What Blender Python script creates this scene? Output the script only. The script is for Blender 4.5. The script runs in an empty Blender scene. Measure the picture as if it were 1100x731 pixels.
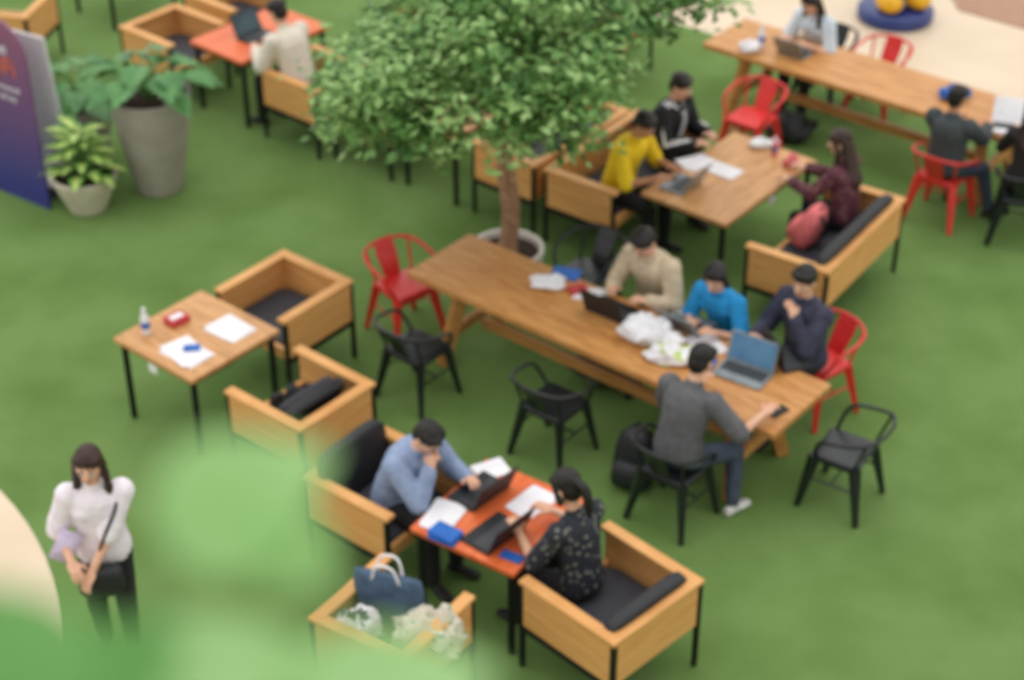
import bpy, math, random
from mathutils import Vector, Matrix, noise
from mathutils.bvhtree import BVHTree
random.seed(7)
V=Vector
sc=bpy.context.scene
try:
    sc.view_settings.view_transform='Standard'
except Exception: pass
# ---------------------------------------------------------------- materials
def lin(c):
    return tuple((x/255/12.92 if x/255<=0.04045 else ((x/255+0.055)/1.055)**2.4) for x in c)+(1,)
MATS={}
def mat(name,col,rough=.6,metal=0,kind='plain',col2=None,scale=20,bump=.0,spec=.4,trans=0,mscale=None):
    if name in MATS: return MATS[name]
    m=bpy.data.materials.new(name); m.use_nodes=True
    nt=m.node_tree; n=nt.nodes; l=nt.links
    b=n['Principled BSDF']; b.inputs['Roughness'].default_value=rough; b.inputs['Metallic'].default_value=metal
    b.inputs['Specular IOR Level'].default_value=spec
    c1=lin(col); c2=lin(col2) if col2 else tuple(x*.75 for x in c1[:3])+(1,)
    tc=n.new('ShaderNodeTexCoord'); mp=n.new('ShaderNodeMapping'); l.new(tc.outputs['Object'],mp.inputs[0])
    ramp=n.new('ShaderNodeValToRGB'); ramp.color_ramp.elements[0].color=c2; ramp.color_ramp.elements[1].color=c1
    if kind=='wood':
        mp.inputs['Scale'].default_value=mscale or (1.2,9,9)
        t=n.new('ShaderNodeTexNoise'); t.inputs['Scale'].default_value=scale; t.inputs['Detail'].default_value=6; t.inputs['Distortion'].default_value=.6
        ramp.color_ramp.elements[0].position=.3; ramp.color_ramp.elements[1].position=.62
        fac=t.outputs['Fac']
    elif kind=='floral':
        t=n.new('ShaderNodeTexVoronoi'); t.inputs['Scale'].default_value=scale
        ramp.color_ramp.elements[0].position=.22; ramp.color_ramp.elements[1].position=.34
        fac=t.outputs['Distance']
    elif kind=='grad':
        t=n.new('ShaderNodeSeparateXYZ'); fac=None
        ramp.color_ramp.elements[0].position=.1; ramp.color_ramp.elements[1].position=1.0
    else:
        t=n.new('ShaderNodeTexNoise'); t.inputs['Scale'].default_value=scale; t.inputs['Detail'].default_value=5
        ramp.color_ramp.elements[0].position=.3; ramp.color_ramp.elements[1].position=.6
        fac=t.outputs['Fac']
    l.new(mp.outputs[0],t.inputs[0])
    if fac is None:
        d=n.new('ShaderNodeMath'); d.operation='DIVIDE'; d.inputs[1].default_value=1.8; l.new(t.outputs['Z'],d.inputs[0]); fac=d.outputs[0]
    l.new(fac,ramp.inputs[0]); l.new(ramp.outputs[0],b.inputs['Base Color'])
    if bump:
        bp=n.new('ShaderNodeBump'); bp.inputs['Strength'].default_value=bump; bp.inputs['Distance'].default_value=.01
        l.new(fac,bp.inputs['Height']); l.new(bp.outputs[0],b.inputs['Normal'])
    if trans:
        tr=n.new('ShaderNodeBsdfTranslucent'); l.new(ramp.outputs[0],tr.inputs[0]); mx=n.new('ShaderNodeMixShader'); mx.inputs[0].default_value=trans
        l.new(b.outputs[0],mx.inputs[1]); l.new(tr.outputs[0],mx.inputs[2]); l.new(mx.outputs[0],n['Material Output'].inputs[0])
    MATS[name]=m; return m
WOOD=mat('oak_wood',(226,170,106),.5,kind='wood',col2=(206,146,82),scale=3,bump=.05,mscale=(.8,.8,14))
WOODT=mat('table_wood',(206,150,90),.36,kind='wood',col2=(172,114,58),scale=3,bump=.08)
WOODL=mat('small_table_wood',(210,158,104),.4,kind='wood',col2=(180,128,76),scale=3,bump=.08)
ORANGE=mat('orange_laminate',(226,116,66),.35,kind='wood',col2=(210,96,50),scale=2)
BLACK=mat('black_metal',(28,30,31),.4,.3)
BLKC=mat('black_leather',(36,38,42),.5,bump=.2,scale=30)
CUSH=mat('dark_cushion',(62,62,70),.7,bump=.2,scale=40)
RED=mat('red_enamel',(222,46,42),.35,.0,col2=(204,38,36),spec=.6)
BMET=mat('black_enamel',(30,35,38),.3,.2,spec=.6)
GREYPOT=mat('grey_ceramic',(166,158,150),.6,col2=(152,144,136),scale=4)
CREAMPOT=mat('cream_ceramic',(204,194,178),.55,col2=(188,178,162),scale=4)
WHITEPOT=mat('white_ceramic',(232,228,220),.5,col2=(212,208,200),scale=4)
SOIL=mat('soil',(60,44,32),.9,bump=.6,scale=40)
PAPER=mat('paper',(236,234,238),.7,col2=(224,222,230),scale=6)
WHITE=mat('white_plastic',(232,232,236),.4,col2=(218,218,224))
SILVER=mat('silver_aluminium',(150,158,162),.35,.5,col2=(130,138,142))
SCREEN=mat('laptop_screen',(96,140,176),.2,col2=(70,112,150),scale=4)
SCREEND=mat('dark_screen',(60,84,96),.2,col2=(40,52,60),scale=5)
KEYS=mat('keyboard',(60,62,66),.5)
BLUE=mat('blue_card',(40,104,190),.5)
REDP=mat('red_card',(196,62,66),.5)
PINK=mat('pink_fabric',(230,120,122),.7,bump=.3)
SKIN=mat('skin',(226,178,150),.5,col2=(212,160,130),scale=8)
SKIN2=mat('skin_tan',(196,142,108),.5,col2=(178,124,92),scale=8)
HAIR=mat('black_hair',(28,23,21),.45,col2=(16,13,12),scale=60,bump=.5)
HAIRB=mat('brown_hair',(58,36,28),.45,col2=(38,24,20),scale=60,bump=.5)
EYEW=mat('eye_white',(235,232,228),.3); LIP=mat('lips',(180,84,80),.5)
GREEN1=mat('leaf_green',(112,156,84),.42,col2=(84,130,62),scale=6,trans=.25)
GREEN2=mat('leaf_light',(168,200,130),.42,col2=(134,176,98),scale=6,trans=.3)
GREEN3=mat('leaf_dark',(70,112,58),.5,col2=(50,90,44),scale=6,trans=.15)
PHIL=mat('philodendron_leaf',(98,152,88),.35,col2=(66,120,64),scale=6,trans=.15)
DIEF=mat('dieffenbachia_edge',(104,162,72),.4,col2=(78,138,56),scale=8,trans=.2)
CREAML=mat('variegated_leaf_centre',(218,232,150),.45,col2=(184,214,104),scale=20,trans=.2)
FGL=mat('broad_leaf',(172,214,148),.5,col2=(152,200,126),scale=8,trans=.42)
FGD=mat('broad_leaf_dark',(112,168,92),.5,col2=(84,142,70),scale=8,trans=.4)
BARK=mat('bark',(178,140,110),.85,col2=(134,98,74),scale=18,bump=.6)
STEM=mat('stem_green',(98,140,70),.5)
# ---------------------------------------------------------------- mesh builder
class MB:
    def __init__(s): s.v=[]; s.f=[]; s.m=[]; s.mats=[]
    def mi(s,m):
        if m not in s.mats: s.mats.append(m)
        return s.mats.index(m)
    def add(s,vs,fs,m):
        o=len(s.v); s.v+= [V(p) for p in vs]; k=s.mi(m)
        for f in fs: s.f.append([i+o for i in f]); s.m.append(k)
    def box(s,c,size,m,rot=None):
        R=rot or Matrix.Identity(3); c=V(c); h=[x/2 for x in size]
        vs=[c+R@V((x*h[0],y*h[1],z*h[2])) for x in(-1,1) for y in(-1,1) for z in(-1,1)]
        s.add(vs,[(0,1,3,2),(4,6,7,5),(0,4,5,1),(2,3,7,6),(0,2,6,4),(1,5,7,3)],m)
    def bar(s,a,b,w0,w1,m,twist=0):
        a=V(a);b=V(b); d=(b-a).normalized(); x=d.cross(V((0,0,1)))
        if x.length<.05: x=V((1,0,0))
        x=(x-d*x.dot(d)).normalized(); y=d.cross(x)
        vs=[]
        for p,w in((a,w0),(b,w1)):
            for i,j in((-1,-1),(1,-1),(1,1),(-1,1)): vs.append(p+x*i*w/2+y*j*w/2)
        s.add(vs,[(3,2,1,0),(4,5,6,7),(0,1,5,4),(1,2,6,5),(2,3,7,6),(3,0,4,7)],m)
    def loft(s,secs,m,n=14,e=1.0):
        vs=[];fs=[]
        for c,ax,ay in secs:
            for i in range(n):
                t=2*math.pi*i/n; ct,st=math.cos(t),math.sin(t)
                ct=math.copysign(abs(ct)**e,ct); st=math.copysign(abs(st)**e,st)
                vs.append(V(c)+V(ax)*ct+V(ay)*st)
        k=len(secs)
        for j in range(k-1):
            for i in range(n):
                i2=(i+1)%n; fs.append((j*n+i,j*n+i2,(j+1)*n+i2,(j+1)*n+i))
        fs.append(tuple(reversed(range(n)))); fs.append(tuple(range((k-1)*n,k*n)))
        s.add(vs,fs,m)
    def tube(s,pts,rad,m,n=8):
        pts=[V(p) for p in pts]; secs=[]; px=None
        for i,p in enumerate(pts):
            d=(pts[min(i+1,len(pts)-1)]-pts[max(i-1,0)]).normalized()
            if px is None:
                px=d.orthogonal().normalized()
            px=(px-d*px.dot(d)).normalized(); py=d.cross(px)
            r=rad[i] if isinstance(rad,(list,tuple)) else rad
            secs.append((p,px*r,py*r))
        s.loft(secs,m,n)
    def caps(s,a,b,ra,rb,m,n=12):
        a=V(a);b=V(b); d=(b-a); L=d.length
        d=d/L if L>1e-6 else V((0,0,1)); x=d.orthogonal().normalized(); y=d.cross(x); secs=[]
        for t in(-1,-.85,-.5,0):
            r=ra*math.sqrt(max(1-t*t,.0009)); secs.append((a+d*ra*t,x*r,y*r))
        for t in(0,.5,.85,1):
            r=rb*math.sqrt(max(1-t*t,.0009)); secs.append((b+d*rb*t,x*r,y*r))
        s.loft(secs,m,n)
    def ell(s,c,r,m,R=None,e=1.0,n=14,k=9):
        R=R or Matrix.Identity(3); c=V(c); vs=[];fs=[]
        def pw(v): return math.copysign(abs(v)**e,v)
        for j in range(k+1):
            p=-math.pi/2+math.pi*j/k*.999+.0005; 
            for i in range(n):
                t=2*math.pi*i/n
                vs.append(c+R@V((r[0]*pw(math.cos(p))*pw(math.cos(t)),r[1]*pw(math.cos(p))*pw(math.sin(t)),r[2]*pw(math.sin(p)))))
        for j in range(k):
            for i in range(n):
                i2=(i+1)%n; fs.append((j*n+i,j*n+i2,(j+1)*n+i2,(j+1)*n+i))
        fs.append(tuple(reversed(range(n)))); fs.append(tuple(range(k*n,(k+1)*n)))
        s.add(vs,fs,m)
    def lathe(s,prof,m,n=32,c=(0,0,0)):
        vs=[];fs=[]
        for r,z in prof:
            for i in range(n):
                t=2*math.pi*i/n; vs.append((c[0]+r*math.cos(t),c[1]+r*math.sin(t),c[2]+z))
        for j in range(len(prof)-1):
            for i in range(n):
                i2=(i+1)%n; fs.append((j*n+i,j*n+i2,(j+1)*n+i2,(j+1)*n+i))
        fs.append(tuple(reversed(range(n)))); fs.append(tuple(range((len(prof)-1)*n,len(prof)*n)))
        s.add(vs,fs,m)
    def leaf(s,base,tip,up,w,m,lobes=0,m2=None,droop=.15,n=7):
        base=V(base);tip=V(tip); d=tip-base; L=d.length; d=d/L; up=V(up); sx=d.cross(up).normalized(); nz=sx.cross(d)
        vs=[]
        xs=[-1,-.5,0,.5,1] if m2 else [-1,0,1]
        for j in range(n+1):
            t=j/n; ww=w*math.sin(math.pi*min(1,t*.96+.03)**.75)**.9
            if lobes and 0<j<n: ww*= (.55 if j%2==0 else 1.1)
            for x in xs:
                vs.append(base+d*L*t+sx*x*ww/2+nz*(abs(x)*ww*.18-droop*L*t*t))
        o=len(xs)
        for j in range(n):
            for i in range(o-1):
                mm=m2 if (m2 and i in(1,2)) else m
                s.add([vs[j*o+i],vs[j*o+i+1],vs[(j+1)*o+i+1],vs[(j+1)*o+i]],[(0,1,2,3)],mm)
    def mesh(s,name):
        me=bpy.data.meshes.new(name); me.from_pydata([tuple(p) for p in s.v],[],s.f)
        for m in s.mats: me.materials.append(m)
        me.polygons.foreach_set('material_index',s.m); me.update(); return me
    def obj(s,name,loc=(0,0,0),yaw=0,bevel=0,smooth=False,weld=False):
        me=s.mesh(name); o=bpy.data.objects.new(name,me); sc.collection.objects.link(o)
        o.location=loc; o.rotation_euler=(0,0,yaw)
        if smooth:
            me.polygons.foreach_set('use_smooth',[True]*len(me.polygons)); me.update()
        if bevel:
            b=o.modifiers.new('bevel','BEVEL'); b.width=bevel; b.segments=2; b.limit_method='ANGLE'; b.angle_limit=.6
        return o
def Rz(a): return Matrix.Rotation(a,3,'Z')
def Rx(a): return Matrix.Rotation(a,3,'X')
def Ry(a): return Matrix.Rotation(a,3,'Y')
def yawof(fx,fy): return math.atan2(-fx,fy)
def cr(pts,k=6):
    P=[V(p) for p in pts]; P=[P[0]*2-P[1]]+P+[P[-1]*2-P[-2]]; out=[]
    for i in range(1,len(P)-2):
        for j in range(k):
            t=j/k; a,b,c,d=P[i-1:i+3]
            out.append(.5*((2*b)+(c-a)*t+(2*a-5*b+4*c-d)*t*t+(3*b-a-3*c+d)*t**3))
    out.append(P[-2]); return out
# ---------------------------------------------------------------- furniture
def armchair(x,y,f,W=.76,D=.76,name='wooden_box_armchair',cushion=True,backc=0):
    b=MB(); t=.04; top=.72; bot=.36; hw=W/2; hd=D/2
    for sx in(-1,1):
        for k in range(2): b.box((sx*(hw-t/2-.008),0,bot+.085+k*.166),(t,D-.04,.163),WOOD)
        b.box((sx*(hw-.042),0,top-.014),(.084,D,.03),WOOD)
        for sy in(-1,1):
            b.bar((sx*(hw-.02),sy*(hd-.02),0),(sx*(hw-.02),sy*(hd-.02),top-.03),.032,.032,BLACK)
        b.bar((sx*(hw-.02),-hd+.02,.33),(sx*(hw-.02),hd-.02,.33),.03,.03,BLACK)
    for k in range(2): b.box((0,-hd+t/2+.008,bot+.085+k*.166),(W-.09,t,.163),WOOD)
    b.box((0,-hd+.042,top-.014),(W-.168,.084,.03),WOOD)
    b.box((0,hd-.04,.395),(W-.09,.04,.09),WOOD)
    b.box((0,0,.345),(W-.09,D-.09,.02),BLACK)
    if cushion:
        nseat=2 if W>1.1 else 1; w=(W-.1)/nseat
        for i in range(nseat):
            b.ell((-(W-.1)/2+w*(i+.5),.01,.405),(w/2-.004,D/2-.07,.05),CUSH,e=.3,n=24,k=10)
    if backc:
        b.ell((0,-hd+.13,.44+backc/2),(W/2-.06,.055,backc/2),BLKC,R=Rx(math.radians(8)),e=.35,n=24,k=10)
    return b.obj(name,(x,y,0),yawof(*f),bevel=.004)
def steeltable(x,y,yaw,W,D,top,name='square_cafe_table',H=.73):
    b=MB(); n=4; w=D/n
    for i in range(n): b.box((0,-D/2+w*(i+.5),H-.018),(W,w-.003,.036),top)
    for sx in(-1,1):
        b.bar((sx*(W/2-.04),-D/2+.04,H-.055),(sx*(W/2-.04),D/2-.04,H-.055),.03,.03,BLACK)
        b.bar((-W/2+.04,sx*(D/2-.04),H-.055),(W/2-.04,sx*(D/2-.04),H-.055),.03,.03,BLACK)
        for sy in(-1,1): b.bar((sx*(W/2-.05),sy*(D/2-.05),0),(sx*(W/2-.05),sy*(D/2-.05),H-.037),.036,.036,BLACK)
    b.box((0,-D/2-.002,H-.085),(.09,.004,.07),WHITE)
    return b.obj(name,(x,y,0),math.radians(yaw),bevel=.003)
def longtable(x,y,yaw,W=3.34,D=.76,H=.75):
    b=MB(); n=4; w=D/n
    for i in range(n): b.box((0,-D/2+w*(i+.5),H-.028),(W,w-.003,.056),WOODT)
    for sx in(-1,1):
        X=sx*(W/2-.42)
        b.box((X,0,H-.085),(.09,D-.1,.055),WOODT)
        for sy in(-1,1):
            b.bar((X+sx*.10,sy*(D/2-.03),0.0),(X,sy*(D/2-.16),H-.11),.095,.095,WOODT)
        b.box((X+sx*.06,0,.28),(.05,D-.2,.09),WOODT)
    b.box((0,0,.28),(W-.9,.05,.09),WOODT)
    return b.obj('long_trestle_table',(x,y,0),math.radians(yaw),bevel=.006)
def tolix(x,y,f,m,name):
    b=MB(); sh=.44
    b.ell((0,0,sh),(.19,.185,.016),m,e=.35,n=28,k=6)
    b.ell((0,0,sh-.035),(.175,.17,.03),m,e=.35,n=28,k=6)
    for sx in(-1,1):
        b.bar((sx*.235,.215,0),(sx*.165,.15,sh-.01),.034,.068,m)
        b.bar((sx*.235,-.235,0),(sx*.16,-.15,sh-.01),.034,.068,m)
        b.tube([(sx*.195,.175,.25),(sx*.195,-.185,.25)],.008,m,6)
        b.tube([(sx*.17,-.15,sh),(sx*.2,-.235,.70)],.011,m,8)
    b.tube([(-.2,0,.25),(.2,0,.25)],.008,m,6)
    hoop=cr([(-.17,.14,sh),(-.235,.12,.55),(-.262,.06,.635),(-.262,-.1,.67),(-.215,-.235,.70),(-.1,-.295,.715),(0,-.305,.72),(.1,-.295,.715),(.215,-.235,.70),(.262,-.1,.67),(.262,.06,.635),(.235,.12,.55),(.17,.14,sh)],5)
    b.tube(hoop,.0145,m,8)
    b.loft([((0,-.165,sh),(.075,0,0),(0,.006,0)),((0,-.2,.52),(.085,0,0),(0,.006,0)),((0,-.26,.63),(.095,0,0),(0,.006,0)),((0,-.30,.72),(.085,0,0),(0,.006,0))],m,12,e=.5)
    return b.obj(name,(x,y,0),yawof(*f),smooth=False)
def laptop(x,y,z,f,lid=SILVER,scr=SCREEN,ang=105,w=.34,name='laptop'):
    b=MB(); b.box((0,0,.009),(w,.23,.018),lid); b.box((0,.03,.0185),(w-.04,.12,.004),KEYS); b.box((0,-.075,.0185),(.1,.06,.003),lid)
    a=math.radians(ang-90); R=Rx(-a)
    c=V((0,.115,.018))+R@V((0,0,.11)); b.box(c,(w,.008,.225),lid,R)
    b.box(c+R@V((0,-.005,0)),(w-.03,.004,.195),scr,R)
    return b.obj(name,(x,y,z),yawof(*f),bevel=.002)
def flat(name,x,y,z,w,d,h,m,yaw=0,n=1):
    b=MB(); zz=0
    for i in range(n):
        b.box((random.uniform(-.02,.02) if i else 0,random.uniform(-.02,.02) if i else 0,zz+h/2),(w,d,h),m,Rz(random.uniform(-.2,.2) if i else 0)); zz+=h
    return b.obj(name,(x,y,z),math.radians(yaw))
def crumple(name,x,y,z,r,m,seed=0,m2=None,yaw=0):
    b=MB(); b.ell((0,0,r[2]*.8),r,m,n=36,k=22)
    for i,p in enumerate(b.v):
        q=V((p.x*9+seed*7,p.y*9,p.z*9)); k=1+.45*noise.fractal(q,1,2,3)
        b.v[i]=V((p.x*k,p.y*k,max(0,p.z*(1+.5*noise.noise(q*1.7)))))
    if m2:
        k2=b.mi(m2)
        for i,f in enumerate(b.f):
            c=b.v[f[0]]
            if noise.noise(c*14+V((seed,0,0)))>.2: b.m[i]=k2
    return b.obj(name,(x,y,z),yaw,smooth=True)
def backpack(x,y,z,f,m,strap,h=.46,lean=.25,name='backpack',w=.3):
    b=MB(); R=Rx(lean)
    def P(a,bb,c): return R@V((a,bb,c))
    secs=[]
    for t,sx,sy in((0,.8,.8),(.04,.97,.95),(.3,1,1),(.6,.97,.9),(.85,.8,.7),(.96,.5,.45),(1,.2,.2)):
        secs.append((P(0,0,t*h),P(w/2*sx,0,0),P(0,.1*sy,0)))
    b.loft(secs,m,20,e=.7)
    b.loft([(P(0,.1,h*.06),P(w*.36,0,0),P(0,.045,0)),(P(0,.11,h*.2),P(w*.38,0,0),P(0,.055,0)),(P(0,.1,h*.42),P(w*.36,0,0),P(0,.045,0)),(P(0,.08,h*.47),P(w*.28,0,0),P(0,.02,0))],m,16,e=.6)
    for sx in(-1,1): b.tube(cr([P(sx*.06,-.06,h*.93),P(sx*.09,-.13,h*.7),P(sx*.1,-.13,h*.3),P(sx*.11,-.07,h*.08)],5),.014,strap,6)
    b.tube(cr([P(-.04,-.02,h*.96),P(0,-.03,h*1.06),P(.04,-.02,h*.96)],4),.009,strap,6)
    mz=min(p.z for p in b.v)
    return b.obj(name,(x,y,z-mz),yawof(*f),smooth=True)
def bottle(x,y,z,body,cap,name='water_bottle',s=1):
    b=MB(); b.lathe([(0.001,0),(.03*s,0),(.033*s,.01),(.033*s,.13*s),(.028*s,.16*s),(.013*s,.185*s),(.013*s,.2*s)],body,20)
    b.lathe([(.001,.198*s),(.016*s,.198*s),(.016*s,.222*s),(.001,.222*s)],cap,16); b.lathe([(.0338*s,.06*s),(.0345*s,.062*s),(.0345*s,.11*s),(.0338*s,.112*s)],BLUE,20)
    return b.obj(name,(x,y,z),smooth=True)
# ---------------------------------------------------------------- people
def ik(A,T,a,b,pole):
    A=V(A);T=V(T); d=T-A; L=d.length; mx=(a+b)*.995
    if L>mx: T=A+d*(mx/L); d=T-A; L=mx
    u=d/L; x=(a*a-b*b+L*L)/(2*L); h=math.sqrt(max(a*a-x*x,0)); p=V(pole); p=(p-u*p.dot(u)).normalized()
    return A+u*x+p*h, T
def hand(b,w,d,nrm,side,m,curl=.35,s=1.0):
    d=V(d).normalized(); nrm=V(nrm); nrm=(nrm-d*nrm.dot(d)).normalized(); x=d.cross(nrm)*side   # x -> thumb side
    R=Matrix((x,d,nrm)).transposed()
    b.ell(V(w)+d*.045*s,(.04*s,.055*s,.016*s),m,R=R,e=.75,n=14,k=8)
    b.caps(V(w)-d*.02,V(w)+d*.02,.026*s,.024*s,m,10)
    for i,(ox,L) in enumerate(((.029,.072),(.010,.08),(-.009,.075),(-.027,.058))):
        p=V(w)+d*.085*s+x*ox*s; q=[p]; a=0
        for k,fr in enumerate((.42,.32,.26)):
            a+=curl*(1+.25*k); dd=(d*math.cos(a)-nrm*math.sin(a)+x*ox*2.2*(1 if k==0 else 0)).normalized(); p=p+dd*L*fr*s; q.append(p)
        b.tube(cr(q,2),[.0095*s]*3+[.0085*s]*2+[.0075*s,.005*s],m,7)
    p=V(w)+d*.03*s+x*.032*s; q=[p,p+(x*.8+d*.7).normalized()*.035*s,p+(x*.8+d*.7).normalized()*.035*s+(x*.3+d-nrm*.4).normalized()*.03*s]
    b.tube(cr(q,3),[.013*s,.012*s,.012*s,.011*s,.010*s,.009*s,.005*s],m,7)
def person(name,x,y,f,zh=.55,lean=12,side=0,hands=((-.14,.42,.80),(.14,.42,.80)),feet=((-.12,.42,.08),(.12,.42,.08)),look=(0,15),top=None,sleeve='long',puff=.012,pants=None,shoe=None,skin=SKIN,hair=HAIR,style='short',female=False,stripes=None,inner=None,sc_=1.0,curl=(.35,.35),elbow=(1,1),kneepole=(0,1,.7),extra=None,pal=(None,None),collar=None):
    b=MB(); S=sc_; le=math.radians(lean); sd=math.radians(side)
    def sp(a): 
        return V((math.sin(sd)*a,math.sin(le*a),math.cos(le*a))).normalized()
    pel=V((0,0,zh)); d0,d1,d2=sp(.5),sp(1.0),sp(1.25)
    wa=pel+d0*.19*S; ch=wa+d1*.19*S; nb=ch+d2*.13*S
    X=V((1,0,0)); g=1.0 if not female else .9
    def sec(c,d,rx,ry,p=puff):
        xx=(X-d*X.dot(d)).normalized(); yy=d.cross(xx); return (c,xx*(rx*g*S+p),yy*(ry*g*S+p))
    # trunk
    b.loft([sec(pel-d0*.09*S,d0,.10,.085,.006),sec(pel-d0*.06*S,d0,.145,.11,.006),sec(pel,d0,.165,.118,.006),sec(pel+d0*.06*S,d0,.155,.11,.0)],pants,18)
    b.loft([sec(pel-d0*.03*S,d0,.16,.115),sec(pel+d0*.03*S,d0,.165,.118),sec(wa-d0*.02*S,d0,.140,.102),sec(wa+d1*.08*S,d1,.15,.108),sec(ch,d1,.168,.115),sec(ch+d2*.06*S,d2,.16,.105),sec(ch+d2*.105*S,d2,.12,.08),sec(nb+d2*.0*S,d2,.075,.062,.004)],top,18)
    if female: 
        for s_ in(-1,1): b.ell(ch+X*.065*s_*S-d1*.02+V((0,.085*S,0)),(.05*S+puff,.045*S,.055*S),top)
    hd=(d2*.45+V((0,.05,1))*.55).normalized()
    hl,hp=look; HR=Rz(math.radians(hl))@Rx(math.radians(-hp))
    hc=nb+hd*.085*S+(HR@V((0,.02,.10)))*S
    b.caps(nb-d2*.03*S,hc+(HR@V((0,-.02,-.05)))*S,.056*S*g,.05*S*g,skin)
    b.caps(nb-d2*.015*S+V((0,-.005,0)),nb+hd*.01*S,.068*S*g+puff*.3,.062*S*g+puff*.3,top)
    if collar:
        for s_ in(-1,1): b.caps(nb+V((s_*.05,.02,.02)),nb+V((s_*.03,.085,-.08)),.02,.018,collar,8)
    # head
    def H(p): return hc+HR@(V(p)*S)
    def HE(p,r,m,t=b,e=1.0): t.ell(H(p),[q*S for q in r],m,R=HR,e=e)
    HE((0,-.012,.028),(.075,.094,.088),skin); HE((0,.022,-.055),(.054,.062,.058),skin); HE((0,.055,-.09),(.022,.022,.02),skin)
    HE((0,.03,-.01),(.066,.058,.06),skin)
    b.caps(H((0,.088,.012)),H((0,.108,-.022)),.007*S,.014*S,skin,8)
    for s_ in(-1,1): HE((s_*.077,-.012,-.008),(.011,.02,.032),skin)
    # arms
    sw=.178*g*S
    wr=[]
    for k,s_ in((0,-1),(1,1)):
        sh=nb-d2*.055*S+X*s_*sw; T=V(hands[k])
        el,w=ik(sh,T,.285*S,.25*S,V((s_*.55*elbow[k],-.45,-.8)))
        b.caps(ch+d2*.04*S+X*s_*.09*S,sh,.07*S,.058*S+puff,top)
        b.caps(sh,el,.054*S+puff,.043*S+puff,top)
        if sleeve=='long':
            b.caps(el,el.lerp(w,.93),.043*S+puff,.031*S+puff*.8,top)
            b.caps(el.lerp(w,.8),w,.029*S,.026*S,skin)
        else:
            b.caps(sh.lerp(el,.72),sh.lerp(el,.8),.05*S+puff,.05*S+puff,top)
            b.caps(sh.lerp(el,.8),el,.042*S,.038*S,skin); b.caps(el,w,.04*S,.026*S,skin)
        if stripes:
            for off in(-.024,.024):
                up=(sh-nb).cross(V((0,1,0))); 
                o0=V((s_*.05,off,.055)); o1=V((s_*.05,off,.045)); b.caps(nb+V((s_*.07,off,.03)),sh+o0*.9,.015,.015,stripes,8); b.caps(sh+o0*.9,el+o1,.015,.014,stripes,8); b.caps(el+o1,el.lerp(w,.85)+V((s_*.02,off*.6,.05)),.013,.012,stripes,8)
        wr.append((w,(w-el).normalized(),s_))
    if inner:
        b.loft([sec(wa+V((0,.05,0)),d1,.045,.07),sec(ch+V((0,.035,0)),d1,.05,.09),sec(ch+d2*.1+V((0,.02,0)),d2,.045,.07)],inner,14)
    # legs
    for k,s_ in((0,-1),(1,1)):
        hj=pel+X*s_*.085*S-V((0,0,.015)); kn,an=ik(hj,V(feet[k]),.41*S,.40*S,V(kneepole)+V((s_*.12,0,0)))
        b.caps(hj,kn,.09*S,.067*S,pants); b.caps(kn,an+(kn-an).normalized()*.03,.066*S,.052*S,pants)
        b.caps(an,an+V((0,0,.02)),.036*S,.036*S,skin if shoe is None else shoe)
        fd=V((s_*.18,1,0)).normalized(); fx=V((fd.y,-fd.x,0)); sm=shoe or skin
        b.loft([(an-fd*.065+V((0,0,-.045)),fx*.026,V((0,0,.03))),(an-fd*.05+V((0,0,-.04)),fx*.034,V((0,0,.038))),(an+V((0,0,-.035)),fx*.036,V((0,0,.043))),(an+fd*.09+V((0,0,-.05)),fx*.044,V((0,0,.028))),(an+fd*.15+V((0,0,-.055)),fx*.04,V((0,0,.022))),(an+fd*.18+V((0,0,-.06)),fx*.022,V((0,0,.014)))],sm,12)
    # hair
    h=b
    HE((0,-.02,.05),(.086,.1,.085),hair); HE((0,-.05,.0),(.078,.064,.085),hair)
    for s_ in(-1,1): HE((s_*.052,.012,.075),(.034,.06,.034),hair)
    if style=='short':
        HE((.015,.055,.088),(.055,.034,.026),hair)
    else:
        for s_ in(-1,1):
            h.caps(H((s_*.07,.01,.06)),H((s_*.088,-.005,-.06)),.026*S,.026*S,hair)
            if style=='long': h.caps(H((s_*.088,-.01,-.06)),nb+V((s_*.10,-.01 if s_>0 else .04,-.07)),.028*S,.022*S,hair)
        if style=='long':
            h.loft([(H((0,-.06,.03)),HR@V((.08,0,0)),HR@V((0,.045,0))),(H((0,-.075,-.06)),V((.088,0,0)),V((0,.04,0))),(nb+V((0,-.075,.0))-d2*.02,V((.095,0,0)),V((0,.035,0))),(nb-d2*.12+V((0,-.115,0)),V((.085,0,0)),V((0,.025,0))),(nb-d2*.2+V((0,-.12,0)),V((.05,0,0)),V((0,.012,0)))],hair,16)
        if style=='pony':
            HE((0,-.12,.04),(.03,.03,.03),hair); h.tube(cr([H((0,-.13,.04)),H((0,-.165,-.02)),H((0,-.15,-.12)),H((0,-.12,-.2))],4),[.02]+[.032]*7+[.028]*3+[.022,.01],hair,10)
    # remesh into one continuous skin
    me=b.mesh('tmp'); o=bpy.data.objects.new('tmp',me); sc.collection.objects.link(o)
    r=o.modifiers.new('r','REMESH'); r.mode='VOXEL'; r.voxel_size=.0095; r.adaptivity=0
    s2=o.modifiers.new('s','SMOOTH'); s2.factor=.5; s2.iterations=3
    dg=bpy.context.evaluated_depsgraph_get(); me2=bpy.data.meshes.new_from_object(o.evaluated_get(dg))
    bpy.data.objects.remove(o)
    bvh=BVHTree.FromPolygons(b.v,b.f)
    out=MB(); out.mats=list(b.mats); out.v=[v.co.copy() for v in me2.vertices]
    nor=[v.normal.copy() for v in me2.vertices]; skin_i=b.mi(skin); hair_i=b.mi(hair); vm=[0]*len(out.v)
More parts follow.
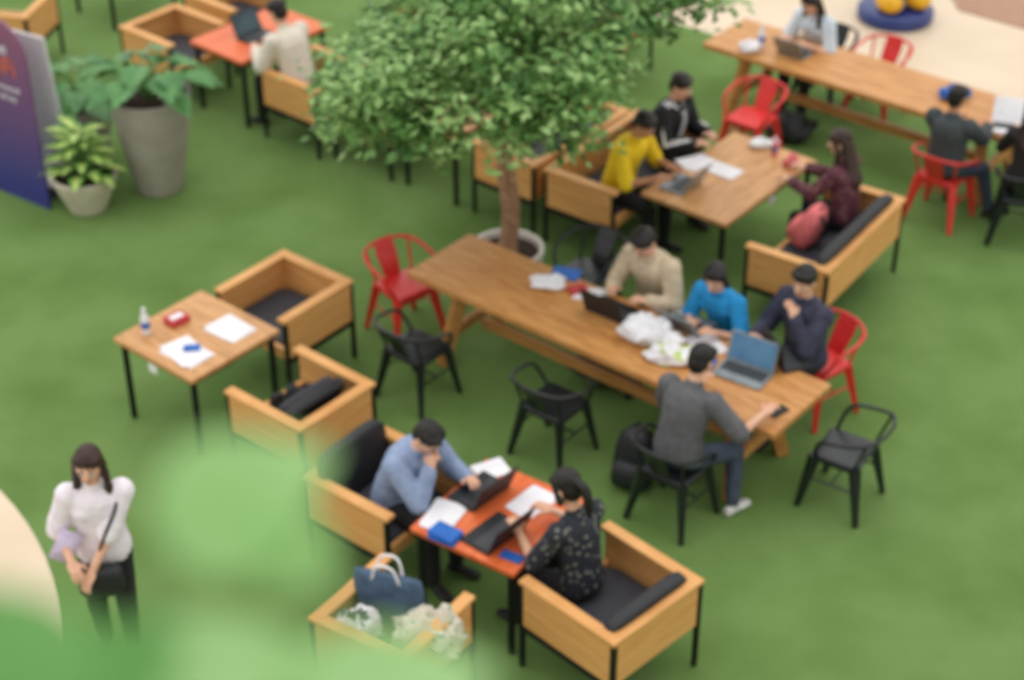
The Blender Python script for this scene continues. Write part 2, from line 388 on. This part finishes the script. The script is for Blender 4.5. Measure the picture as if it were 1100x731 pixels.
    for p in me2.polygons:
        c=p.center; q=bvh.find_nearest(c); mi=b.m[q[2]] if q[2] is not None else 0
        vi=list(p.vertices); out.f.append(vi); out.m.append(mi)
        for i in vi: vm[i]=mi
    for i,pv in enumerate(out.v):
        mi=vm[i]
        if mi==skin_i: continue
        q=V((pv.x*9,pv.y*9,pv.z*6)) if mi!=hair_i else V((pv.x*45,pv.y*45,pv.z*12))
        out.v[i]=pv+nor[i]*noise.fractal(q+V((len(name),x*5,0)),1,2,2)*.0045
    b=out
    for s_ in(-1,1):
        HE((s_*.031,.083,.002),(.0145,.007,.0075),EYEW,b); HE((s_*.031,.0885,.002),(.0065,.004,.0065),HAIR,b); HE((s_*.032,.087,.024),(.019,.006,.0035),HAIR,b)
    HE((0,.0855,-.052),(.023,.006,.0065),LIP,b)
    for k,(w,d,s_) in enumerate(wr):
        nr=pal[k] or (0,0,1)
        hand(b,w,d,nr,-s_ if nr==(0,0,1) else s_,skin,curl[k],S)
    if extra: extra(b,nb,ch,pel,wr,H)
    me0=me2; o=b.obj(name,(x,y,0),yawof(*f),smooth=True); bpy.data.meshes.remove(me0)
    return o
# ---------------------------------------------------------------- ground
TURF=mat('green_turf',(107,135,77),.95,col2=(92,120,62),scale=1.3,spec=.1)
nt=TURF.node_tree; bp=nt.nodes.new('ShaderNodeBump'); n2=nt.nodes.new('ShaderNodeTexNoise'); n2.inputs['Scale'].default_value=110; bp.inputs['Strength'].default_value=.8; bp.inputs['Distance'].default_value=.02
nt.links.new(n2.outputs['Fac'],bp.inputs['Height']); nt.links.new(bp.outputs[0],nt.nodes['Principled BSDF'].inputs['Normal'])
TILE=mat('beige_tile',(222,202,176),.35,col2=(212,192,164),scale=1)
BROWN=mat('brown_carpet',(176,140,118),.9,col2=(162,124,104))
def slab(name,poly,z0,z1,m):
    b=MB(); n=len(poly)
    vs=[(p[0],p[1],z0) for p in poly]+[(p[0],p[1],z1) for p in poly]
    fs=[tuple(reversed(range(n))),tuple(range(n,2*n))]+[(i,(i+1)%n,(i+1)%n+n,i+n) for i in range(n)]
    b.add(vs,fs,m); return b.obj(name)
slab('floor',[(-16,-2),(16,-2),(16,34),(-16,34)],-.1,-.02,TILE)
slab('floor_turf',[(12,-2),(12,10.0),(-12,29.1),(-12,-2)],-.02,0,TURF)
slab('floor_tile_disc',[(-6.2+3.36*math.cos(i*math.pi/48),7.7+3.36*math.sin(i*math.pi/48)) for i in range(96)],0,.012,TILE)
slab('floor_brown_carpet',[(5.0,18.5),(9,15.2),(12,19),(5,24)],-.02,-.008,BROWN)
# ---------------------------------------------------------------- furniture layout (metres)
steeltable(-2.33,10.86,-40,.86,.86,WOODL)
armchair(-1.76,11.56,(-.62,-.78))
armchair(-1.50,10.2,(-.77,.64))
longtable(.72,10.945,-39); longtable(3.4,15.19,-39)
tolix(-.86,12.0,(.6,-.8),RED,'red_metal_armchair')
tolix(-.72,11.12,(.63,.78),BMET,'black_metal_armchair')
tolix(.31,10.4,(.63,.78),BMET,'black_metal_armchair')
tolix(2.33,9.84,(-.83,.55),BMET,'black_metal_armchair')
tolix(.60,12.18,(-.63,-.78),BMET,'black_metal_armchair')
tolix(2.30,10.93,(-.8,-.6),RED,'red_metal_armchair')
tolix(1.13,9.66,(.63,.78),BMET,'black_metal_armchair')
tolix(2.25,14.95,(-.62,-.78),RED,'red_metal_armchair')
tolix(3.6,15.9,(-.63,-.78),RED,'red_metal_armchair')
tolix(3.84,13.86,(.63,.78),RED,'red_metal_armchair')
tolix(3.12,16.2,(-.63,-.78),BMET,'black_metal_armchair')
tolix(4.46,13.5,(.3,.95),BMET,'black_metal_armchair')
steeltable(1.86,13.28,50.5,1.42,.85,WOODL,'rectangular_cafe_table')
armchair(2.58,12.53,(-.82,.57),1.45,.74,'wooden_box_settee',backc=.36)
armchair(1.00,13.78,(.8,-.6),1.45,.74,'wooden_box_settee')
armchair(.36,14.24,(-.77,.64),1.4,.72,'wooden_box_settee',backc=.3)
steeltable(-.35,14.72,50,1.3,.7,WOODL,'rectangular_cafe_table')
armchair(-1.17,15.02,(.77,-.64)); armchair(-1.88,15.45,(-.77,.64))
steeltable(-2.5,16.22,49,1.15,.77,ORANGE,'orange_cafe_table')
armchair(-3.40,16.45,(.77,-.64)); armchair(-2.9,17.3,(.77,-.64)); armchair(-5.2,17.05,(.2,1))
steeltable(-4.3,18.45,45,.9,.8,WOODL,'square_cafe_table')
steeltable(.1,17.2,50,1.3,.75,ORANGE,'orange_cafe_table'); armchair(.75,16.65,(-.77,.64),1.4,.72,'wooden_box_settee'); armchair(-.6,17.8,(.77,-.64),1.4,.72,'wooden_box_settee')
armchair(-.87,9.26,(.79,-.61),.76,.76,backc=.42)
steeltable(-.08,8.78,56,.86,.80,ORANGE,'orange_cafe_table')
armchair(.61,8.16,(-.70,.71),.82,.80,backc=.34)
armchair(-.72,7.92,(.56,.83),.72,.72)
# ---------------------------------------------------------------- pots & plants
def plantpot(x,y,r1,r0,h,m,fn,name):
    b=MB(); b.lathe([(.001,0),(r0,0),(r0*1.03,.02),(r0+(r1-r0)*.55,h*.5),(r1,h-.02),(r1,h),(r1-.03,h),(r1-.04,h-.06),(.001,h-.06)],m,40)
    b.lathe([(.001,h-.065),(r1-.045,h-.055),(.001,h-.045)],SOIL,24); fn(b,h-.05); return b.obj(name,(x,y,0),smooth=True)
def phil(n,R,hh,seed):
    def fn(b,h):
        rnd=random.Random(seed)
        for i in range(n):
            a=i*2.4+rnd.uniform(-.3,.3); rr=R*rnd.uniform(.35,1); z=hh*rnd.uniform(.4,1)*(1.15-.5*rr/R)
            o=V((math.cos(a),math.sin(a),0)); p0=V((0,0,h))+o*.04; p2=V((0,0,h+z))+o*rr; p1=V((0,0,h+z*.75))+o*rr*.35
            b.tube(cr([p0,p1,p2],5),.011,STEM,6)
            L=rnd.uniform(.28,.40); b.leaf(p2-o*.02,p2+o*L*.85+V((0,0,-.03-L*.1)),(0,0,1),L*.9,PHIL,lobes=1,n=12,droop=.12)
    return fn
def dief(n):
    def fn(b,h):
        rnd=random.Random(5)
        for i in range(n):
            a=i*2.4; q=i/n; o=V((math.cos(a),math.sin(a),0)); z=h+.06+.40*(1-q)*rnd.uniform(.8,1.1); rr=.04+.16*q
            p2=V((0,0,z))+o*rr; b.tube(cr([V((0,0,h)),V((0,0,(h+z)/2))+o*rr*.4,p2],4),.008,STEM,6)
            L=rnd.uniform(.2,.27); b.leaf(p2,p2+o*L*.8+V((0,0,.10*(1-q)+.02)),(0,0,1),L*.56,DIEF,m2=CREAML,droop=.3)
    return fn
plantpot(-3.26,14.4,.375,.21,.97,GREYPOT,phil(20,.42,.42,1),'potted_philodendron')
plantpot(-4.02,14.92,.29,.18,.62,GREYPOT,phil(18,.34,.46,2),'potted_philodendron')
plantpot(-3.85,14.02,.30,.17,.36,CREAMPOT,dief(40),'potted_dieffenbachia')
def tree():
    rnd=random.Random(3); b=MB()
    b.lathe([(.001,0),(.22,0),(.27,.1),(.31,.32),(.31,.36),(.28,.36),(.27,.3),(.001,.3)],WHITEPOT,40)
    b.lathe([(.001,.295),(.27,.305),(.001,.315)],SOIL,24)
    b.tube(cr([(0,0,.3),(.02,0,.7),(-.03,.02,1.2),(.02,.01,1.7),(0,0,2.2)],5),[.085,.08,.075,.07,.068]+[.065]*10+[.055]*6,BARK,12)
    b.tube(cr([(.05,.03,.3),(.07,-.03,.8),(.02,-.05,1.3),(.08,-.02,1.8)],5),[.035]*16,BARK,8)
    cl=[]
    while len(cl)<260:
        a=rnd.uniform(0,2*math.pi); rr=1.75*math.sqrt(rnd.random()); k=math.sqrt(max(0,1-(rr/1.85)**2))
        z=2.35+rnd.uniform(-.38,.95)*k+ .05*math.sin(a*3)-.12*(rr/1.7)**2
        x=rr*math.cos(a); y=rr*math.sin(a)*.9
        if x>.75 and z<2.3-.5*y+.25*(x-.75): continue
        if x<-1.36: continue
        if x<-.95 and z+.47*y>2.3-.9*(-.95-x): continue
        cl.append(V((x,y,z)))
    for i in range(0,260,7):
        c=cl[i]; b.tube(cr([(0,0,1.6+rnd.random()*.5),(c.x*.35,c.y*.35,1.95+.2*rnd.random()),(c.x*.8,c.y*.8,c.z-.1),c],4),[.032]*4+[.022]*4+[.014]*4+[.006],BARK,6)
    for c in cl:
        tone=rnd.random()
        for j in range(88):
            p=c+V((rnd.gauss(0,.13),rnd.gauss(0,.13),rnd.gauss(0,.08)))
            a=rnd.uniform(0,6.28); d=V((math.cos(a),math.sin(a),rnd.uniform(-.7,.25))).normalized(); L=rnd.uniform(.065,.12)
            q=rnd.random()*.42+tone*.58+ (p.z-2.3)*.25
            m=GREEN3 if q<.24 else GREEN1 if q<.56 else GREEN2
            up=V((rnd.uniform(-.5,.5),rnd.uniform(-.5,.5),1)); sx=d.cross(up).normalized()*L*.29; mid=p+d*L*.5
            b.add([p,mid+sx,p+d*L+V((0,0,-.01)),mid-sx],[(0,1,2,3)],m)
    b.obj('potted_ficus_tree',(-.04,12.72,0))
tree()
# ---------------------------------------------------------------- sign
PURP=mat('sign_print',(140,86,116),.4,kind='grad',col2=(56,56,128))
e=bpy.data.objects.new('wifi_sign_board',None); sc.collection.objects.link(e); e.location=(-4.5,14.2,0); e.rotation_euler=(math.radians(0),0,math.radians(-35))
b=MB(); pts=[(-.38,0),(.38,0)]+[(.38*math.cos(t*math.pi/14),1.5+.3*math.sin(t*math.pi/14)) for t in range(15)]
n=len(pts); b.add([(p[0],-.012,p[1]) for p in pts]+[(p[0],.012,p[1]) for p in pts],[tuple(range(n)),tuple(range(2*n-1,n-1,-1))]+[(i,i+n,(i+1)%n+n,(i+1)%n) for i in range(n)],PURP)
b.box((0,.16,.012),(.5,.34,.024),BLACK); b.bar((0,.3,.02),(0,.02,1.1),.03,.03,BLACK)
o=b.obj('board'); o.parent=e
for tx,z,s,m in(('Free',1.47,.17,WHITE),('WiFi',1.27,.24,ORANGE),('Stay connected',1.12,.08,WHITE),('here all day',1.02,.08,WHITE)):
    c=bpy.data.curves.new('lettering','FONT'); c.body=tx; c.size=s; c.align_x='CENTER'; c.extrude=.002; c.materials.append(m)
    t=bpy.data.objects.new('lettering',c); sc.collection.objects.link(t); t.parent=e; t.location=(0,-.016,z); t.rotation_euler=(math.radians(90),0,0)
b=MB(); b.box((0,0,.80),(.5,.02,1.5),WHITE,Rx(.08)); b.box((0,.05,.02),(.5,.3,.04),WHITE); b.bar((0,.15,.03),(0,.0,1.2),.03,.03,SILVER)
b.obj('white_display_stand',(-4.28,14.46,0),math.radians(-30))
# mascot statue
b=MB(); NAVY=mat('navy_gloss',(30,52,120),.25,spec=.6); YEL=mat('yellow_gloss',(236,176,30),.3)
b.lathe([(.001,0),(.4,0),(.42,.03),(.42,.12),(.38,.16),(.001,.16)],NAVY,40)
for s in(-1,1):
    b.ell((s*.17,-.14,.27),(.14,.19,.12),YEL,n=20,k=12); b.caps((s*.13,0,.3),(s*.11,0,.6),.1,.12,NAVY,16); b.caps((s*.3,0,1.0),(s*.42,-.1,.75),.07,.07,YEL,12)
b.ell((0,0,.9),(.3,.25,.36),NAVY,n=24,k=14); b.ell((0,0,1.35),(.24,.23,.24),YEL,n=24,k=14)
b.obj('mascot_statue',(4.25,18.3,-.02),.3,smooth=True)
# ---------------------------------------------------------------- table-top things
TZ=.73; LZ=.75
bottle(-2.70,10.86,TZ,WHITE,WHITE); b=MB(); b.box((0,0,.025),(.16,.12,.05),REDP); b.box((0,0,.052),(.11,.06,.004),PAPER); b.obj('red_tissue_box',(-2.5,11.02,TZ),.8,bevel=.004)
flat('paper_sheets',-2.08,10.92,TZ,.3,.24,.003,PAPER,-40,3); flat('open_notebook',-2.36,10.60,TZ,.34,.24,.008,PAPER,-40,2)
flat('pencil_case',-2.33,10.64,TZ+.016,.12,.06,.02,BLUE,10); 
crumple('grey_shoulder_bag',-1.5,10.22,.455,(.20,.13,.12),BLKC,3)
b=MB(); b.ell((0,0,.15),(.28,.05,.17),BLKC,R=Rx(.5),e=.4,n=24); b.ell((.03,.13,.13),(.26,.045,.15),CUSH,R=Rx(.7),e=.4,n=24); b.obj('loose_cushions',(-1.42,10.1,.47),yawof(-.77,.64),smooth=True)
flat('blue_booklet',.42,11.66,LZ,.22,.16,.012,BLUE,-20); crumple('white_tissue_pack',.28,11.50,LZ,(.15,.10,.04),WHITE,5); flat('red_card_box',.50,11.42,LZ,.14,.1,.03,REDP,20)
laptop(.76,11.14,LZ,(-.63,-.78),BLKC,SCREEND,110,.36)
laptop(1.32,10.96,LZ,(-.63,-.78),SILVER,SCREEND,125,.34)
laptop(1.64,10.30,LZ,(.55,.83),SILVER,SCREEN,108,.38)
laptop(2.0,10.5,LZ,(-.9,-.3),BLKC,SCREEND,100,.32)
crumple('white_plastic_bag',.98,10.76,LZ,(.18,.15,.10),WHITE,1); crumple('snack_bag',1.14,10.5,LZ,(.17,.14,.06),PAPER,2,CREAML); crumple('clear_plastic_bag',1.13,10.68,LZ,(.12,.1,.05),PAPER,8)
flat('paper_sheets',1.42,10.68,LZ,.28,.2,.003,PAPER,-60,3); flat('smartphone',1.84,9.86,LZ,.08,.15,.01,BLACK,-50); flat('paper_sheets',.60,11.36,LZ,.24,.18,.003,PAPER,-20,2)
flat('notebook',1.36,10.46,LZ,.2,.15,.015,BLUE,-30)
laptop(1.42,13.12,TZ,(.8,-.6),SILVER,SCREEND,115,.32); flat('paper_sheets',1.60,13.52,TZ,.28,.2,.003,PAPER,30,3); flat('notebook',1.82,13.36,TZ,.2,.27,.01,PAPER,50)
bottle(2.28,13.65,TZ,PINK,WHITE,'pink_bottle',.8); crumple('white_tissue_pack',2.2,13.82,TZ,(.12,.07,.04),WHITE,4); crumple('snack_bag',2.40,13.46,TZ,(.08,.07,.06),PINK,6)
laptop(2.75,15.72,LZ,(-.63,-.78),SILVER,SCREEND,120,.3,'tablet_computer'); bottle(2.42,15.85,LZ,WHITE,WHITE); crumple('white_tissue_pack',2.3,15.75,LZ,(.12,.09,.06),PAPER,9)
crumple('blue_fabric_bag',4.06,14.74,LZ,(.13,.1,.07),BLUE,4); laptop(4.42,14.1,LZ,(.3,.95),WHITE,WHITE,130,.32)
laptop(-2.5,16.1,TZ,(-.77,.64),BLKC,SCREEND,115,.34)
laptop(-.22,9.0,TZ,(.75,-.66),BLKC,SCREEND,112,.36); laptop(-.12,8.58,TZ,(.75,-.66),BLKC,SCREEN,112,.36)
flat('paper_sheets',.12,8.90,TZ,.28,.2,.003,PAPER,50,3); flat('paper_sheets',-.45,8.76,TZ,.28,.2,.003,PAPER,70,4); flat('paper_sheets',-.14,9.24,TZ,.22,.18,.003,PAPER,30,2); flat('smartphone',.0,8.36,TZ,.075,.15,.01,BLUE,60); flat('paperback_book',-.42,8.55,TZ,.13,.19,.02,BLUE,60,2)
backpack(.86,10.0,0,(-.5,-.86),BLKC,BLACK,.46,.15); crumple('grey_duffel_bag',.72,11.3,0,(.24,.17,.16),mat('grey_canvas',(84,84,70),.9),3)
crumple('dark_duffel_bag',2.7,15.35,0,(.22,.16,.15),BLKC,5)
backpack(2.42,12.62,.46,(-.82,.57),PINK,BLACK,.38,.3,w=.3)
DEN=mat('denim_tote',(72,94,118),.8,col2=(56,76,100),bump=.3)
b=MB(); b.loft([((0,0,0),(.19,0,0),(0,.07,0)),((0,0,.1),(.22,0,0),(0,.09,0)),((0,.02,.34),(.23,0,0),(0,.05,0)),((0,.03,.42),(.22,0,0),(0,.03,0))],DEN,20,e=.7)
for s in(-1,1): b.tube(cr([(-.09,.03+s*.03,.39),(-.05,.03+s*.05,.52),(.05,.03+s*.05,.52),(.09,.03+s*.03,.39)],5),.009,PAPER,6)
b.obj('denim_tote_bag',(-.74,8.05,.46),yawof(-.3,-.9),smooth=True)
FLOR=mat('patterned_cloth',(214,206,190),.8,kind='floral',col2=(150,172,150),scale=16)
crumple('patterned_scarf',-.50,7.80,.46,(.22,.16,.16),FLOR,2); crumple('white_garment',-.93,7.82,.46,(.14,.12,.17),mat('lilac_white_cloth',(228,222,232),.8),6,CUSH)
# ---------------------------------------------------------------- people
BLKP=mat('black_trousers',(30,30,34),.8); JEAN=mat('dark_jeans',(66,76,94),.8,col2=(52,60,76)); WSH=mat('white_sneakers',(222,220,220),.6); BSH=mat('black_shoes',(28,26,26),.5)
def M(n,c,**k): return mat(n,c,.8,bump=.1,**k)
person('woman_walking',-2.50,8.28,(.14,-1),zh=.88,lean=3,hands=((.06,.26,.90),(.17,.22,.97)),feet=((-.09,.05,.08),(.09,-.05,.08)),look=(-6,6),top=M('white_blouse',(240,232,240),col2=(228,218,230)),sleeve='short',puff=.026,pants=BLKP,shoe=BSH,style='long',female=True,hair=HAIRB,sc_=.98,kneepole=(0,1,0),
  extra=lambda b,nb,ch,pel,wr,H:(b.ell((.02,.21,.80),(.14,.06,.11),BLKC,e=.5),b.tube(cr([(-.13,.0,1.34),(-.12,.13,1.28),(-.03,.19,1.1),(.05,.21,.88)],5),.011,BLKC,6),b.box((.20,.14,1.03),(.14,.02,.2),M('lilac_folder',(212,198,226)),Rx(.3)@Ry(-.5))))
person('man_at_laptop_in_sweater',1.14,11.58,(-.63,-.78),lean=20,hands=((-.16,.40,.82),(.16,.40,.82)),look=(0,32),top=M('beige_sweater',(210,192,164)),puff=.03,pants=JEAN,shoe=BSH)
person('young_woman_in_blue',1.62,11.12,(-.63,-.78),lean=22,hands=((-.14,.38,.82),(.10,.36,.82)),look=(10,20),top=M('bright_blue_tshirt',(34,146,210)),sleeve='short',puff=.02,pants=JEAN,shoe=BSH,female=True,style='bob',sc_=.95)
person('man_in_dark_jacket',2.18,10.85,(-.8,-.6),lean=8,hands=((-.10,.26,1.02),(.14,.40,.82)),look=(15,10),top=M('charcoal_jacket',(60,62,84),col2=(44,44,60)),inner=M('dark_check',(130,116,118)),puff=.028,pants=BLKP,shoe=BSH)
person('man_in_grey_tshirt',1.14,9.67,(.63,.78),lean=16,side=2,hands=((-.16,.42,.84),(.42,.40,.84)),look=(0,25),top=M('grey_tshirt',(98,98,102)),sleeve='short',puff=.026,pants=JEAN,shoe=WSH,feet=((-.12,.40,.08),(.32,.26,.08)))
person('man_in_blue_shirt',-.78,9.22,(.79,-.61),lean=28,hands=((-.16,.50,.82),(.08,.38,.98)),look=(-5,38),top=M('light_blue_shirt',(144,160,192),col2=(126,144,178)),puff=.028,pants=BLKP,shoe=BSH,curl=(.35,1.0))
person('woman_in_floral_blouse',.44,8.34,(-.72,.69),lean=10,hands=((-.16,.40,.82),(.14,.38,.82)),look=(0,25),top=mat('floral_black_blouse',(34,38,48),.7,kind='floral',col2=(120,120,112),scale=22),sleeve='short',puff=.018,pants=BLKP,shoe=BSH,style='pony',female=True)
person('man_in_yellow_tshirt',.92,13.46,(.8,-.6),lean=20,hands=((-.16,.42,.80),(.12,.44,.80)),look=(0,28),top=M('yellow_tshirt',(240,206,36),col2=(228,190,20)),sleeve='short',puff=.022,pants=BLKP,shoe=BSH,skin=SKIN2)
person('man_in_striped_jacket',1.36,14.07,(.8,-.6),lean=10,hands=((-.12,.36,.80),(.14,.38,.80)),look=(0,18),top=M('black_track_jacket',(26,26,30)),stripes=WHITE,collar=WHITE,inner=M('grey_inner_shirt',(186,186,190)),puff=.034,pants=BLKP,shoe=BSH)
person('woman_in_maroon_top',2.80,12.92,(-.82,.57),lean=9,hands=((-.14,.46,.80),(.12,.44,.82)),look=(10,15),top=mat('maroon_floral_top',(92,48,60),.8,kind='floral',col2=(140,104,98),scale=20),puff=.022,pants=BLKP,shoe=BSH,style='long',female=True,hair=HAIRB,sc_=.96)
person('woman_in_white_top',3.06,16.1,(-.7,-.7),lean=25,hands=((-.14,.42,.82),(.14,.42,.82)),look=(5,25),top=M('pale_blue_top',(210,224,236)),sleeve='short',puff=.022,pants=BLKP,shoe=BSH,style='long',female=True)
person('man_in_charcoal_shirt',3.82,13.80,(.63,.78),lean=0,hands=((-.16,.42,.82),(.16,.42,.82)),look=(-10,10),top=M('charcoal_shirt',(66,72,76)),puff=.03,pants=M('navy_trousers',(58,68,86)),shoe=BSH,feet=((-.1,.4,.08),(.32,.34,.08)),skin=SKIN2,sc_=.94)
person('woman_in_black_top',4.45,13.5,(.3,.95),lean=6,hands=((-.16,.40,.82),(.14,.40,.82)),look=(20,15),top=M('black_top',(40,34,36)),sleeve='short',puff=.016,pants=BLKP,shoe=BSH,style='long',female=True,hair=HAIRB,sc_=.95)
person('man_in_cream_jacket',-2.05,15.50,(-.77,.64),lean=20,hands=((-.14,.42,.80),(.14,.42,.80)),look=(0,25),top=M('cream_jacket',(224,216,202),col2=(210,202,186)),puff=.034,pants=BLKP,shoe=BSH)
person('man_in_mustard_shirt',.78,16.72,(-.77,.64),lean=18,hands=((-.14,.44,.80),(.14,.44,.80)),look=(0,25),top=M('mustard_shirt',(196,160,60)),puff=.02,pants=BLKP,shoe=BSH)
# ---------------------------------------------------------------- balcony planter with broad leaves
b=MB(); CONC=mat('painted_concrete',(210,204,196),.8,col2=(196,190,182),scale=3)
b.box((0,-.1,3.45),(8,.9,6.9),CONC); b.obj('wall_balcony')
b=MB(); b.box((-.15,.15,7.0),(.9,.24,.2),CONC); b.box((-.15,.15,7.098),(.84,.18,.01),SOIL)
def bl(c,d,L,w,m,up=(0,-.8,.6)):
    c=V(c); d=V(d).normalized(); p0=c-d*L/2
    b.leaf(p0,c+d*L/2,up,w,m,droop=.1,n=12)
    b.tube(cr([(c.x*.9-.02,.16,7.1),(p0.x,p0.y-.1,p0.z-.18),p0],5),.003,STEM,6)
bl((-.128,.665,7.462),(.85,.2,.4),.092,.068,FGL); bl((-.112,.655,7.44),(-.6,.2,.3),.055,.04,FGL)
bl((-.215,.55,7.468),(-.7,.3,.5),.085,.068,FGD); bl((-.175,.57,7.438),(.5,.3,.2),.07,.05,FGD)
bl((-.13,.58,7.420),(1,.1,.1),.11,.068,FGL); bl((-.055,.58,7.416),(1,.1,.05),.10,.062,FGL)
b.obj('balcony_planter_with_foliage',smooth=True)
# ---------------------------------------------------------------- light & camera
w=bpy.data.worlds.new('world'); sc.world=w; w.use_nodes=True; bg=w.node_tree.nodes['Background']; bg.inputs[0].default_value=(1,.985,.96,1); bg.inputs[1].default_value=1.1
def sun(name,e,ang,rot):
    l=bpy.data.lights.new(name,'SUN'); l.energy=e; l.angle=math.radians(ang); l.color=(1,.98,.95); o=bpy.data.objects.new(name,l); sc.collection.objects.link(o); o.rotation_euler=rot; o.location=(0,8,15)
sun('skylight_soft',1.2,95,(math.radians(-14),math.radians(-10),0))
c=bpy.data.cameras.new('camera'); o=bpy.data.objects.new('camera',c); sc.collection.objects.link(o); o.location=(0,0,8); o.rotation_euler=(math.radians(56),0,0)
c.lens=62.18; c.sensor_width=36; c.clip_start=.05; c.dof.use_dof=True; c.dof.focus_distance=5.5; c.dof.aperture_fstop=1.85
sc.camera=o
